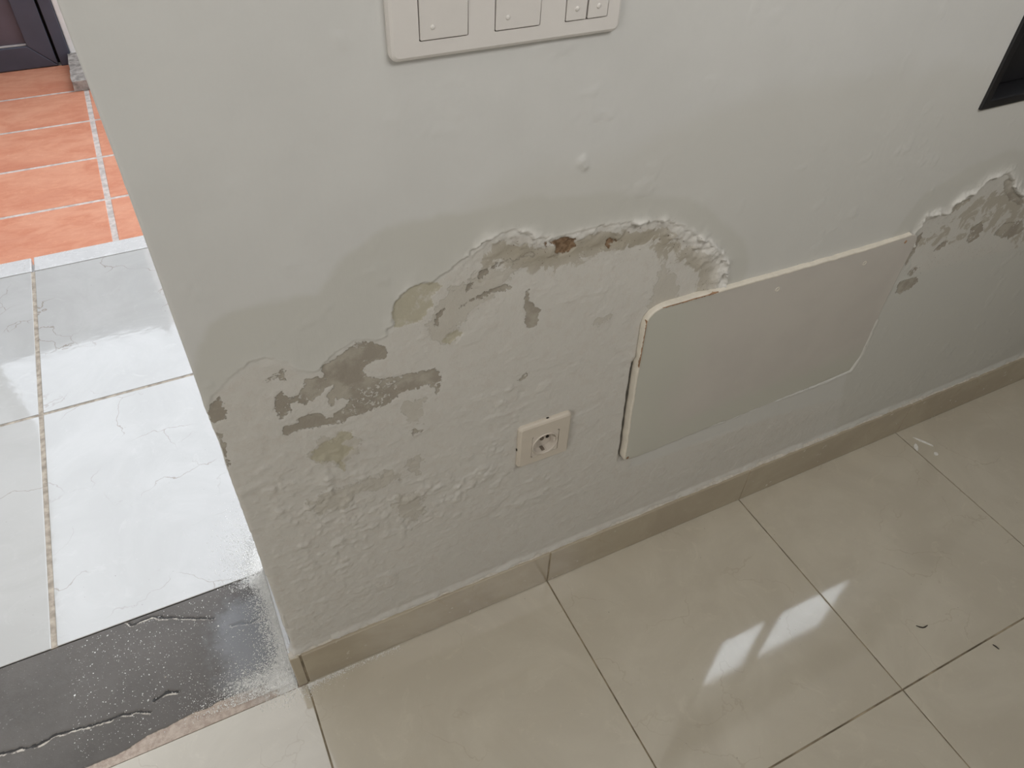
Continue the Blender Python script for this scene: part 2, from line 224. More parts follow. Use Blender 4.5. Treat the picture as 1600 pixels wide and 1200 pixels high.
def tile_material(name, base, base2, vein, rough, dust=False, veinamt=.5, bs=.04, spec=.9, ior=1.5):
    t = NT(name, rough, spec)
    t.b.inputs['IOR'].default_value = ior
    off = t.n('ShaderNodeCombineXYZ'); a = t.attr('tile_id'); t.l(a, off.inputs[0]); t.l(t.math('MULTIPLY', a, 3.7), off.inputs[1]); t.l(t.math('MULTIPLY', a, 1.3), off.inputs[2])
    p = t.pos(scale=(1, 1, 1), off=off.outputs[0])
    n1 = t.noise(5, 6, .62, vec=p, dist=.8); n2 = t.noise(38, 5, .6, vec=p); n0 = t.noise(16, 6, .7, vec=p, dist=1.5)
    c = t.mix(t.ramp(n1, .35, .68), base, base2)
    # pale clouds
    c = t.mix(t.math('MULTIPLY', t.ramp(n0, .55, .72), .35), c, tuple(min(1, x * 1.12) for x in base2))
    # thin wandering veins
    w = t.n('ShaderNodeTexNoise'); w.inputs['Scale'].default_value = 7; w.inputs['Detail'].default_value = 5; t.l(p, w.inputs['Vector'])
    vm = t.n('ShaderNodeVectorMath', operation='MULTIPLY_ADD'); t.l(w.outputs['Color'], vm.inputs[0]); vm.inputs[1].default_value = (.22, .22, .22); t.l(p, vm.inputs[2])
    v = t.n('ShaderNodeTexVoronoi', feature='DISTANCE_TO_EDGE'); v.inputs['Scale'].default_value = 6.5; t.l(vm.outputs[0], v.inputs['Vector'])
    ve = t.math('MULTIPLY', t.ramp(v.outputs['Distance'], .002, .010, 1, 0), t.ramp(t.noise(6, 3, .5, vec=p), .47, .6))
    c = t.mix(t.math('MULTIPLY', ve, veinamt), c, vein)
    sp = t.ramp(t.noise(230, 2, .5, vec=p), .74, .76)
    c = t.mix(t.math('MULTIPLY', sp, .35), c, tuple(min(1, x * 1.3) for x in base2))
    dk = t.ramp(t.noise(170, 1, .5), .80, .815)
    c = t.mix(t.math('MULTIPLY', dk, .5), c, (.1, .09, .08))
    rg = t.ramp(n2, .3, .7, rough * .8, rough * 1.25)
    if dust:
        du = t.attr('dust'); nd = t.noise(190, 6, .85)
        f = t.ramp(t.math('ADD', du, t.math('MULTIPLY', nd, 1.5)), 1.25, 1.45)
        c = t.mix(t.math('MULTIPLY', f, .8), c, (.74, .73, .69)); rg = t.math('MAXIMUM', rg, t.math('MULTIPLY', f, .75))
    b = t.bump(t.noise(7, 3, .5), bs, .004); b = t.bump(t.noise(60, 3, .5), bs * .9, .0012, b)
    if dust: b = t.bump(t.math('MULTIPLY', f, t.noise(420, 4, .8)), .8, .0010, b)
    return t.out(c, rg, b)

M_wall = wall_material()
M_ceil = plain('ceiling_paint', (.75, .74, .71), .8)
M_room = plain('room_paint', (.42,.40,.36), .7)
M_tile = tile_material('cream_floor_tile', (.54, .49, .40), (.60, .55, .455), (.40, .33, .24), .055, veinamt=.3, bs=.008, spec=.75)
M_ptile = tile_material('pale_marble_tile', (.44, .43, .405), (.49, .48, .455), (.26, .22, .17), .045, dust=True, veinamt=.75, bs=.085, spec=1.0, ior=1.6)
M_nose = tile_material('white_nosing_stone', (.54, .53, .51), (.60, .59, .57), (.38, .33, .28), .25, veinamt=.3, bs=.02)
M_skirt = tile_material('cream_skirting_tile', (.39, .33, .245), (.45, .39, .29), (.36, .29, .20), .22, bs=.01)
M_grout = plain('beige_grout', (.36, .31, .25), .9, .2, .3, 60, .6, 400)
M_grout2 = plain('dirty_grout', (.31, .255, .18), .9, .2, .55, 22, .6, 400)
M_plate = plain('cream_white_plastic', (.70, .67, .64), .32, .5, .01, 40, .03)
M_plate2 = plain('socket_beige_plastic', (.60, .54, .46), .35, .5, .02, 40, .05)
M_ivory = plain('pale_ivory', (.72, .67, .58), .5, .4, .05, 90, .2)  # pale tone carries the light on the cover's edge; also used for screw filler
M_dark = plain('dark_gap', (.03, .025, .02), .9, .1)
M_metal = plain('contact_metal', (.16, .13, .10), .45, .5, .05)
M_ins = plain('socket_insert_plastic', (.62, .56, .49), .3, .5, .03, 40, .05)
M_black = plain('black_aluminium', (.012, .012, .014), .38, .45, .15, 30, .08)
M_gate = plain('dark_blue_grey_lacquer', (.065, .07, .095), .35, .5, .1, 8, .05)
M_gate2 = plain('dark_purple_panel', (.10, .082, .10), .4, .5, .15, 6, .05)
M_bead = plain('pale_bead', (.45, .42, .40), .5)
M_white = plain('sunlit_white_render', (.82, .80, .77), .85, .3, .06, 25, .7, 90)
M_conc = plain('rough_grey_cement', (.34, .31, .28), .95, .2, .35, 35, 1.0, 70)
M_terg = plain('terrace_grout', (.50, .44, .40), .95, .2, .2, 50, .8, 120)
M_mortar = plain('pinkish_mortar', (.46, .37, .30), .95, .2, .2, 60, 1.0, 180)
M_dustm = plain('plaster_crumb', (.80, .785, .75), .95, .2, .1, 200, .5, 900)
M_rubber = plain('dark_debris', (.035, .025, .02), .6)

WT = .0107        # plaster face of the wall; skirting face is y = 0
WD = .25          # back face of the wall
XE = -.0036       # free end of the wall
# ---- room shell
def wall_front():
    st = .002
    us = np.concatenate([np.arange(-.235, -.016, .006), np.arange(-.016, 1.90, st)]); vs = np.arange(.0, 1.16, st)
    U, V = np.meshgrid(us, vs, indexing='ij'); x = U.ravel(); z = V.ravel()
    xw = XE + np.maximum(x, -.0001)
    X = x + XE * 0
    sdE = poly_sd(WP['edge'] + [(.60, .50), (.60, .25), (.9, .24), (1.2, .2), (1.9, .15), (1.9, -.2), (-.4, -.2), (-.4, .62)], x, z)
    e_in = sdE
    sd2 = poly_sd(WP['edge2'] + [(2.2, .9), (2.2, .40), (1.12, .50)], x, z)
    nz = fbm(x, z, .012, 3, 4); nz2 = fbm(x, z, .035, 9, 4); nz3 = fbm(x, z, .005, 21, 3)
    sdn = sdE + nz * .004 + nz3 * .0015
    # only the traced line is a real break; elsewhere the skin runs on
    dl = line_sd(WP['edge'], x, z); near = sstep(.16, .02, dl)
    dl2 = line_sd(WP['edge2'], x, z); near2 = sstep(.12, .02, dl2)
    sd2n = sd2 + nz * .004 + nz3 * .0015
    amt = .35 + .65 * sstep(.14, .30, x) + .25 * sstep(.5, .6, x)
    h = fbm(x, z, .35, 40, 3) * .0012 + fbm(x, z, .09, 60, 3) * .0005
    h -= sstep(.0005, -.0005, sdn) * near * (.0013 * amt + .0002)
    h -= sstep(.0008, -.0008, sd2n) * near2 * .0018
    chip = sstep(-.25, .35, fbm(x, z, .03, 402, 3)); 
    lip = np.exp(-np.maximum(sdn, 0) / .007) * sstep(-.0006, .0004, sdn) * (dl < .04) * amt * (.0007 + .0018 * chip)
    h += lip
    # flared broken lip along the top of the arch
    arch = sstep(.26, .36, x) * sstep(.72, .69, x) * (z > .55)
    big = arch * (.35 + .65 * sstep(.42, .56, x))
    h += np.exp(-np.maximum(sdn, 0) / .005) * sstep(-.0008, .0004, sdn) * (dl < .03) * big * .0042 * chip * (1 + 1.2 * nz)
    # ledge of torn plaster just under the lip, then the lower floor of the flaked area
    sdl = sdE + .012 + fbm(x, z, .022, 410, 5) * .022
    h -= sstep(.0008, -.0008, sdl) * sstep(.10, .03, dl) * arch * .0014
    h += sstep(.0, -.004, sdn) * sstep(-.004, .004, sdl) * arch * sstep(.06, .04, dl) * fbm(x, z, .008, 415, 4) * .0022
    # crumbly efflorescence band on the right flank of the arch
    band = sstep(.56, .66, x) * sstep(.73, .69, x) * (z > .56) * sstep(-.045, -.012, sdn) * sstep(.006, 0, sdn) * (dl < .05)
    h += band * (.0032 + .0065 * fbm(x, z, .022, 77, 5))
    lip2 = np.exp(-np.maximum(sd2n, 0) / .006) * sstep(-.0008, .0004, sd2n) * (dl2 < .04) * (x > 1.07) * (.0030 + .003 * nz)
    h += lip2
    bd2 = np.exp(-((sd2n - .002) / .009) ** 2) * (x > 1.07) * (z > .55) * (dl2 < .03)
    h += bd2 * (.0012 + .006 * np.maximum(fbm(x, z, .018, 491, 5), -.1))
    sdd = polys_sd(WP['dark'], x, z); sdb = polys_sd(WP['brown'], x, z); sdy = polys_sd(WP['yellow'], x, z); sdf = polys_sd(WP['flake'], x, z)
    h -= sstep(.001, -.001, sdd + nz * .003) * .0006
    h -= sstep(.001, -.0015, sdb + nz * .002) * .0026
    h -= sstep(.001, -.001, sdy + nz * .003) * .0007
    inside = sstep(.004, -.01, sdE)
    # crumbled surface just under the rim
    rimz = np.exp(-((sdE + .022) / .02) ** 2) * (dl < .08) * arch
    h += rimz * fbm(x, z, .014, 88, 4) * .0016
    # blisters and scabs
    def g(cx, cz, rx, rz): return np.exp(-(((x - cx) / rx) ** 2 + ((z - cz) / rz) ** 2))
    bl = g(.13, .33, .11, .07) + .8 * g(.25, .36, .10, .05) + .9 * g(.08, .45, .09, .10) + .5 * g(.33, .40, .05, .05) + .5 * g(.10, .18, .12, .06) + .35 * g(.42, .28, .10, .06) + .5 * g(.36, .5, .05, .04) + .06
    f1 = fbm(x, z, .022, 101, 4); f2 = fbm(x, z, .011, 131, 3)
    h += np.minimum(bl, 1.0) * inside * (np.maximum(f1 - .22, 0) * .0066 + sstep(.28, .38, f2) * .0010 + sstep(.18, .23, fbm(x, z, .016, 431, 5)) * .0008) + inside * .35 * sstep(.30, .36, fbm(x * .8, z, .045, 441, 6)) * .0012 + inside * .5 * sstep(.22, .26, fbm(x * .7, z * 1.2, .03, 481, 6)) * .0007
    tr = fbm(x + .3 * z, z * 2.2, .05, 171, 4)
    h += inside * np.maximum(tr - .1, 0) * .0016 * (.4 + .6 * sstep(.1, .5, bl))
    # few bumps and trowel marks on the sound paint
    h += (1 - inside) * (np.maximum(fbm(x, z, .03, 191, 3) - .45, 0) * .002)
    for px, pz, w_, hh in ((.435, .842, .006, .0025), (.44, .835, .004, .002), (.38, .515, .008, -.001)):
        h += np.exp(-(((x - px) ** 2 + (z - pz) ** 2) / w_ ** 2)) * hh
    # hollow round the inspection cover's left edge
    pl = poly_sd(WP['panel_tl'], x, z)
    lft = sstep(.60, .585, x) * sstep(.27, .30, z) * sstep(.52, .48, z)
    h -= sstep(.006, .003, pl) * sstep(-.01, -.004, pl) * lft * .012
    # plaster behind the cover lies back from it, proud lip of filler along its lower and right edges
    h -= sstep(.0, -.004, pl) * .004
    h += np.exp(-((pl - .003) / .003) ** 2) * sstep(.62, .66, x) * (z < .5) * (.0002 + .0032 * np.maximum(fbm(x, z, .018, 222, 5), 0))
    # ragged filler over the skirting
    h += sstep(.106, .094, z) * (.004 + .004 * fbm(x, z, .02, 240, 4)) * (x > -.02)
    # the free corner is rounded and worn
    r = .0022 + .002 * vnoise(z, z * 0, .12, 5)
    uu = X
    px = np.where(uu >= 0, XE + uu, XE); py = np.where(uu >= 0, WT, WT - uu)
    c = np.clip(1 - np.abs(uu) / (r * 1.6), 0, 1); ins_ = c * c * r * .42
    px = px + ins_ * .7; py = py + ins_ * .7
    nx = np.where(uu < 0, -1.0, 0); ny = np.where(uu < 0, 0, -1.0)
    k = sstep(-.012, .012, uu); nx = -(1 - k); ny = -k; nn = np.sqrt(nx ** 2 + ny ** 2)
    h = np.where((uu < 0), h * sstep(-.03, 0, uu), h)
    h += np.where((uu < .004) & (uu > -.10) & (z > .088) & (z < .30), .003 * sstep(.30, .10, z) * sstep(-.1, .1, fbm(uu, z, .03, 505, 4)), 0)
    # worn dents in the corner
    h -= np.exp(-(uu / .012) ** 2) * np.maximum(fbm(z, z * 0 + 3, .05, 301, 4), 0) * .004 * (z < .66)
    P = np.stack([px + nx / nn * h, py + ny / nn * h, z], 1)
    nu, nv = len(us), len(vs); cu = us[:-1] + XE; cv = vs[:-1]
    keep = lambda i, j: ~((np.abs(cu[i] - .4155) < .034) & (np.abs(cv[j] - .4035) < .036)) & ~((cu[i] > 1.086) & (cv[j] > .797)) & ~((cu[i] > 1.848)) 
    me = grid_mesh('wall_front', P, nu, nv, keep)
    attr(me, 'peel', np.maximum(inside * sstep(1.25, .9, x), sstep(.004, -.006, sd2n) * .6))
    attr(me, 'halo', sstep(.006, -.006, poly_sd(WP['halo'][0], x, z) + nz2 * .006) * (1 - .75 * inside) + sstep(.006, -.006, poly_sd(WP['halo'][1], x, z) + nz2 * .006) * .9)
    attr(me, 'tide', sstep(.02, -.02, poly_sd(WP['tide'][0], x, z) + fbm(x, z, .1, 55, 4) * .02) * .8)
    attr(me, 'sd_dark', sdd); attr(me, 'sd_brown', sdb); attr(me, 'sd_yellow', sdy); attr(me, 'sd_flake', sdf + .001)
    mot = sstep(.012, -.012, poly_sd(WP['mottle'][0], x, z) + nz2 * .012)
    m2 = rimz * .9 + .6 * inside * np.exp(-((sdE + .05) / .04) ** 2) * (dl < .15)
    attr(me, 'mottle', np.maximum(mot, m2))
    attr(me, 'chalk', np.clip(lip * 160 + lip2 * 200 + bd2 * .35 + band * .5 + sstep(-.006, -.001, sdn) * np.exp(-np.maximum(sdn, 0) / .004) * arch * .8 * (dl < .02), 0, .85))
    attr(me, 'speck', np.clip(rimz + band * .5 + sstep(.03, .0, sd2) * (x > 1.07) * .4 + inside * .06 + np.exp(-((pl - .001) / .004) ** 2) * sstep(.60, .62, x) * .7, 0, 1))
    o = link('wall_front', me, M_wall)
    # plain remainder of the wall round the window, joined into the same mesh
    bm = bmesh.new()
    for b in ((1.846, 4.0, WT, WD, 0, .79), (2.205, 4.0, WT, WD, .79, 2.6), (XE, 2.205, WT, WD, 2.0, 2.6), (XE, 1.0835, WT, WD, 1.158, 2.0),
              (1.0835, 1.846, WT + .02, WD, .0, .790), (.004, 1.0835, WT + .045, WD, 0, 1.158), (-2.5, -1.12, WT, WD, 0, 2.6), (-1.12, XE, WT, WD, 2.05, 2.6)):
        add_box(bm, *b)
    n0 = len(me.vertices); bme = bpy.data.meshes.new('rest'); bmesh.ops.recalc_face_normals(bm, faces=bm.faces); bm.to_mesh(bme); bm.free()
    attr(bme, 'sd_dark', np.full(len(bme.vertices), .03)); attr(bme, 'sd_brown', np.full(len(bme.vertices), .03))
    attr(bme, 'sd_yellow', np.full(len(bme.vertices), .03)); attr(bme, 'sd_flake', np.full(len(bme.vertices), .03))
    bme.materials.append(M_wall)
    ro = bpy.data.objects.new('rest', bme); COL.objects.link(ro)
    with bpy.context.temp_override(active_object=o, object=o, selected_objects=[o, ro], selected_editable_objects=[o, ro]):
        bpy.ops.object.join()
    return setp(o, 'damp-damaged off-white plaster wall with peeling paint, holding the socket and switches', 'wall', kind='structure')
wall = wall_front()

def st(o, label, cat='wall'): return setp(o, label, cat, kind='structure')
st(boxes('wall_back', [(-2.5, 4.0, -3.7, -3.5, 0, 2.6)], M_room), 'plain wall behind the viewer')
st(boxes('wall_right', [(4.0, 4.2, -3.7, .25, 0, 2.6)], M_room), 'plain wall at the far right end of the room')
st(boxes('wall_left', [(-2.7, -2.5, -3.7, .25, 0, 2.6)], M_room), 'plain wall at the left end of the room')
st(boxes('ceiling', [(-2.7, 4.2, -3.7, .25, 2.6, 2.7)], M_ceil), 'white ceiling over the room', 'ceiling')

# ---- tiled floors
def tile_slab(bm, lay, x0, x1, y0, y1, z0, z1, bev, tid):
    n0 = len(bm.verts); b2 = bmesh.new(); add_box(b2, x0, x1, y0, y1, z0, z1, bev=bev, seg=2)
    mp = {}
    for v in b2.verts:
        w = bm.verts.new(v.co); w[lay] = tid; mp[v] = w
    for f in b2.faces: bm.faces.new([mp[v] for v in f.verts])
    b2.free()
def floor_mesh(name, tiles, mat, label, bev=.0009, extra=None, thick=.012, z=0.0):
    bm = bmesh.new(); lay = bm.verts.layers.float.new('tile_id')
    for i, (x0, x1, y0, y1) in enumerate(tiles): tile_slab(bm, lay, x0, x1, y0, y1, z - thick, z, bev, i * 1.37 + .5)
    o = bm_obj(name, bm, mat); return st(o, label, 'floor')
g = .0012
tl = []
for i in range(-6, 9):
    for j in range(-8, 1):
        y1 = -.4360 + .45 * (j + 1) if j < 0 else None
        if j == 0: continue
        x0 = .45 * i; a, b = x0 + g, x0 + .45 - g; c, d = y1 - .45 + g, y1 - g
        if d > 0: d = .0108 if x0 >= 0 else -.0004
        tl.append((a, b, c, d))
for i in range(-6, 9):
    x0 = .45 * i; tl.append((x0 + g, x0 + .45 - g, -.436 + g, .0108 if x0 >= 0 else -.0004))
floor = floor_mesh('floor', tl, M_tile, 'cream marble-look tiled floor of the room in front of the wall')
st(boxes('floor_bed', [(-2.6, 4.0, -3.6, -.0003, -.03, -.0022), (.0, 4.0, -.0003, .012, -.03, -.0022)], M_grout2), 'dirty grout lines between the cream room tiles', 'grout')
g = .0046
pt = []
for xa, xb in ((-.9585, -.3685), (-.3685, .2215), (.2215, .8115), (.8115, 1.4015), (1.4015, 2.0)):
    for ya, yb in ((.2416, .8345), (.8345, 1.4185)):
        pt.append((xa + g, xb - g, ya + (g if ya > .3 else 0), yb - g * .6))
b_ = bmesh.new(); lay = b_.verts.layers.float.new('tile_id')
def slab_grid(bm, x0, x1, y0, y1, tid): tile_slab(bm, lay, x0, x1, y0, y1, -.012, 0, .0012, tid)
for i, t_ in enumerate(pt): slab_grid(b_, *t_, 11.3 + i * 2.1)
passage = st(bm_obj('floor_passage', b_, M_ptile), 'pale glossy marble tiles of the bright passage beyond the dark sill', 'floor')
# dust attribute: a fine regular grid laid into the tile next to the wall end
def dust_amt(x, y):
    d = np.sqrt(((x + .01) / 1.0) ** 2 + ((y - .16) / 1.0) ** 2)
    a = np.exp(-((x + .012) / .045) ** 2) * sstep(.46, .20, y)
    return np.clip(a * 1.0, 0, 1)
def regrid(o, x0, x1, y0, y1, n, m, z, extra_h=None):
    """replace the top of one tile by a fine grid so the dust has an edge of its own"""
bm = bmesh.new(); bm.from_mesh(passage.data); lay = bm.verts.layers.float.new('dust')
bm.free()
me = passage.data
# subdivided top for the second tile (the one that meets the wall end)
sel = [p for p in me.polygons if p.area > .3 and p.normal.z > .9 and -.3 < p.center.x < 0 and p.center.y < .8]
bm = bmesh.new(); bm.from_mesh(me); bm.faces.ensure_lookup_table(); lt = bm.verts.layers.float['tile_id']; tid = bm.faces[sel[0].index].verts[0][lt]
cs = [v.co.copy() for v in bm.faces[sel[0].index].verts]; bmesh.ops.delete(bm, geom=[bm.faces[sel[0].index]], context='FACES_ONLY')
x0, x1 = min(c.x for c in cs), max(c.x for c in cs); y0, y1 = min(c.y for c in cs), max(c.y for c in cs); N = 90
gv = [[bm.verts.new((x0 + (x1 - x0) * i / N, y0 + (y1 - y0) * j / N, 0)) for j in range(N + 1)] for i in range(N + 1)]
for r_ in gv:
    for v in r_: v[lt] = tid
for i in range(N):
    for j in range(N): bm.faces.new((gv[i][j], gv[i + 1][j], gv[i + 1][j + 1], gv[i][j + 1]))
bm.to_mesh(me); bm.free()
co = np.empty(len(me.vertices) * 3, np.float32); me.vertices.foreach_get('co', co); co = co.reshape(-1, 3)
attr(me, 'dust', dust_amt(co[:, 0], co[:, 1]) * (co[:, 1] < .8))
st(boxes('floor_passage_bed', [(-1.5, 2.2, .2416, 1.417, -.05, -.0016)], M_grout), 'beige grout lines between the pale passage tiles', 'grout')
# nosing strip at the edge of the passage
nos = bmesh.new(); lay = nos.verts.layers.float.new('tile_id')
for xa, xb in ((-.9585, -.3685), (-.3685, .2215), (.2215, .8115), (.8115, 1.4)):
    tile_slab(nos, lay, xa + .003, xb - .003, 1.4205, 1.490, -.016, -.0002, .003, xa * 9)
st(bm_obj('trim_2', nos, M_nose), 'narrow white nosing strip along the step down to the terrace', 'trim')
st(boxes('trim_2_riser', [(-1.5, 2.2, 1.40, 1.478, -.09, -.016)], M_white), 'white riser of the step down to the terrace', 'trim')

# ---- terrace, one step lower
TZ = -.07
def terracotta():
    t = NT('terracotta_tile', .6, .35)
    off = t.n('ShaderNodeCombineXYZ'); a = t.attr('tile_id'); t.l(a, off.inputs[0]); t.l(t.math('MULTIPLY', a, 2.3), off.inputs[1])
    p = t.pos(scale=(1, 2.0, 1), off=off.outputs[0])
    n1 = t.noise(6, 6, .65, vec=p, dist=1); n2 = t.noise(30, 6, .7, vec=p, dist=.8); n3 = t.noise(2.5, 3, .5, vec=p)
    c = t.mix(t.ramp(n1, .33, .68), (.52, .20, .115), (.60, .28, .175))
    c = t.mix(t.math('MULTIPLY', t.ramp(n2, .45, .72), .5), c, (.68, .33, .20))
    c = t.mix(t.math('MULTIPLY', t.ramp(n3, .5, .7), .5), c, (.47, .17, .10))
    c = t.mix(t.math('MULTIPLY', t.ramp(n2, .60, .75, 0, 1), .25), c, (.30, .12, .08))
    c = t.mix(t.math('MULTIPLY', t.ramp(t.noise(160, 2), .73, .75), .5), c, (.8, .62, .52))
    return t.out(c, None, t.bump(n2, .25, .002))
M_terra = terracotta()
tt = []
ys = [1.255, 1.5625, 1.873, 2.178, 2.492, 2.795, 3.10]
for ya, yb in zip(ys, ys[1:]):
    for xa, xb in ((-1.33, -.75), (-.75, -.1644), (-.1644, .42), (.42, 1.0)):
        tt.append((xa + .0085, xb - .0085, ya + .006, yb - .006))
floor_mesh('floor_terrace', tt, M_terra, 'orange terracotta tiled terrace floor beyond the passage', bev=.002, z=TZ)
st(boxes('floor_terrace_bed', [(-1.4, 2.2, 1.25, 3.3, -.2, TZ - .0010)], M_terg), 'pale grout lines between the terracotta tiles', 'grout')
# ---- gate, its post, pier and cement curb at the end of the terrace
gt = empty('garden_gate', (-.62, 3.1, TZ)); setp(gt, 'dark blue-grey metal gate leaf with purple-grey panel at the terrace end', 'gate')
def loc(o, r=gt): o.matrix_parent_inverse = r.matrix_world.inverted(); return o
bpy.context.view_layer.update()
def poly_prism(name, pts, y0, y1, mat, parent, bev=.003):
    bm = bmesh.new(); loft(bm, [[(x, y0, z) for x, z in pts], [(x, y1, z) for x, z in pts]], True, True)
    bmesh.ops.bevel(bm, geom=list(bm.edges), offset=bev, segments=2, profile=.5, affect='EDGES')
    return loc(bm_obj(name, bm, mat, parent))
gx0, gx1, gz0, gz1, ft = -1.05, -.249, TZ + .003, 1.50, .088
poly_prism('bottom_rail', [(gx0, gz0), (gx1, gz0), (gx1 - ft, gz0 + ft), (gx0 + ft, gz0 + ft)], 3.085, 3.125, M_gate, gt)
poly_prism('stile', [(gx1, gz0 + .0015), (gx1, gz1), (gx1 - ft, gz1 - ft), (gx1 - ft, gz0 + ft + .0015)], 3.085, 3.125, M_gate, gt)
poly_prism('stile', [(gx0, gz0), (gx0, gz1), (gx0 + ft, gz1 - ft), (gx0 + ft, gz0 + ft)], 3.085, 3.125, M_gate, gt)
poly_prism('top_rail', [(gx0, gz1), (gx1, gz1), (gx1 - ft, gz1 - ft), (gx0 + ft, gz1 - ft)], 3.085, 3.125, M_gate, gt)
loc(boxes('panel', [(gx0 + ft - .01, gx1 - ft + .01, 3.103, 3.115, gz0 + ft - .01, gz1 - ft + .01)], M_gate2, gt))
loc(boxes('bead', [(gx0 + ft - .002, gx1 - ft + .002, 3.094, 3.104, gz0 + ft, gz0 + ft + .007)], M_bead, gt, bev=.002))
st(boxes('gate_gap_backing', [(-.27, -.20, 3.13, 3.16, TZ, 1.55)], M_dark), 'added dark strip standing in for the shade in the gap of the gate', 'trim')  # backing added so the bright gap beside the leaf turns dark
gp = boxes('gate_post', [(-.2385, -.192, 3.083, 3.15, TZ, 1.56)], M_gate, None, bev=.003); setp(gp, 'dark blue-grey upright post between the gate leaf and white pier', 'post')
st(boxes('wall_terrace', [(-.191, 2.4, 3.09, 3.3, TZ, 1.52)], M_white, bev=.006), 'white rendered garden wall beside the dark gate')
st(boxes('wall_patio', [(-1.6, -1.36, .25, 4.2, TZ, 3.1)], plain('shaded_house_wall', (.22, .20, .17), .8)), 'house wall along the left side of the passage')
def rough_block(name, x0, x1, y0, y1, z0, z1, mat, amp, n=60):
    bm = bmesh.new(); add_box(bm, x0, x1, y0, y1, z0, z1); bmesh.ops.subdivide_edges(bm, edges=[e for e in bm.edges], cuts=14, use_grid_fill=True)
    P = np.array([v.co[:] for v in bm.verts]); a = fbm(P[:, 0] + P[:, 2], P[:, 1] + .5 * P[:, 2], .05, 9, 4) * amp; b = fbm(P[:, 0] - P[:, 2], P[:, 1], .04, 19, 4) * amp
    for v, i, j in zip(bm.verts, a, b):
        if v.co.z > z0 + .002: v.co.z += i; 
        v.co.x += j * .6; v.co.y += i * .4
    return bm_obj(name, bm, mat, smooth=False)
cb = rough_block('cement_curb', -.204, .35, 2.785, 3.089, TZ + .0015, TZ + .042, M_conc, .008); setp(cb, 'rough grey cement curb on the terracotta floor against the white wall', 'curb')

# ---- dark stone sill under the doorway
def dark_stone():
    t = NT('dark_stone', .5, .4)
    n1 = t.noise(5, 5, .6); n2 = t.noise(900, 2, .5); n3 = t.noise(60, 5, .7); n4 = t.noise(330, 2, .55)
    c = t.mix(t.ramp(n1, .3, .7), (.088, .078, .068), (.125, .112, .099))
    c = t.mix(t.math('MULTIPLY', t.ramp(n3, .4, .7), .35), c, (.15, .14, .13))
    c = t.mix(t.math('MULTIPLY', t.ramp(n4, .69, .72), .45), c, (.42, .40, .37))
    c = t.mix(t.math('MULTIPLY', t.ramp(t.noise(40, 1), .80, .81), .8), c, (.55, .48, .38))
    cr = t.attr('crack')
    c = t.mix(t.math('MULTIPLY', t.ramp(cr, .45, .6), t.ramp(n3, .42, .55)), c, (.50, .45, .38))
    c = t.mix(t.ramp(t.attr('groove'), .4, .7), c, (.03, .027, .024))
    mo = t.ramp(t.math('ADD', t.attr('mortar'), t.math('MULTIPLY_ADD', n3, .9, -.45)), -.12, .12)
    c = t.mix(mo, c, t.mix(t.ramp(t.noise(120, 5, .7), .35, .65), (.40, .31, .25), (.56, .47, .39)))
    f = t.ramp(t.math('ADD', t.attr('dust'), t.math('MULTIPLY', t.noise(190, 6, .85), 1.5)), 1.12, 1.50)
    film = t.math('MULTIPLY', t.ramp(t.math('ADD', t.attr('film'), t.math('MULTIPLY', n3, .6)), .55, 1.1), .42)
    c = t.mix(film, c, (.42, .44, .47))
    c = t.mix(t.math('MULTIPLY', f, .92), c, (.80, .79, .75))
    b = t.bump(n3, .25, .0015); b = t.bump(n4, .3, .0006, b); b = t.bump(t.math('MULTIPLY', f, t.noise(420, 4, .8)), .8, .0010, b)
    return t.out(c, t.math('MAXIMUM', t.ramp(n3, .3, .7, .42, .6), t.math('MULTIPLY', f, .8)), b)
def sill():
    xs = np.arange(-1.1, -.0155, .002); ysr = np.arange(.0012, .2405, .002); U, V = np.meshgrid(xs, ysr, indexing='ij'); x = U.ravel(); y = V.ravel()
    e = np.array(FP['darkedge']); ey = np.interp(x, e[:, 0], e[:, 1]) + fbm(x, x * 0, .03, 4, 4) * .003
    z = -.0008 + fbm(x, y, .08, 12, 3) * .0004 + fbm(x, y, .02, 13, 3) * .00018
    z -= sstep(.001, -.001, y - ey) * (.0012 + .0006 * fbm(x, y, .01, 90, 3))
    cr = np.zeros(x.shape); gr = np.zeros(x.shape)
    nz = fbm(x, y, .012, 33, 4) * .004
    for c_ in FP['crack']:
        d = line_sd(c_, x, y + nz); cr = np.maximum(cr, sstep(.0036, .001, d)); gr = np.maximum(gr, sstep(.0030, .0010, np.abs(line_sd(c_, x, y + nz - .0025))))
    z -= gr * .0018; z += cr * .0006
    me = grid_mesh('trim_1', np.stack([x, y, z], 1), len(xs), len(ysr))
    attr(me, 'crack', cr); attr(me, 'groove', gr)
    nn = fbm(x, y, .04, 71, 4)
    du = np.exp(-((x + .016) / .020) ** 2) * .85 + sstep(.09, .02, y) * np.exp(-((x + .03) / .07) ** 2) * .55 + np.exp(-((x + .10) / .06) ** 2 - ((y - .045) / .025) ** 2) * .35
    du += np.exp(-((x + .03) / .05) ** 2 - ((y - .235) / .03) ** 2) * .6
    attr(me, 'dust', np.clip(du + nn * .12, 0, 1.1))
    attr(me, 'film', np.clip(np.exp(-((x + .05) / .085) ** 2 - ((y - .11) / .10) ** 2) * 1.2 + nn * .2, 0, 1))
    me.materials.append(dark_stone()); attr(me, 'mortar', np.clip((ey - y) / .004, -1, 1))
    return st(link('trim_1', me), 'dark grey stone door sill with cracks and white dust', 'sill')
sill()
st(boxes('trim_1_bed', [(-1.1, .0, -.0002, .2412, -.04, -.0035)], M_mortar), 'pinkish mortar bed showing along the dark sill', 'trim')

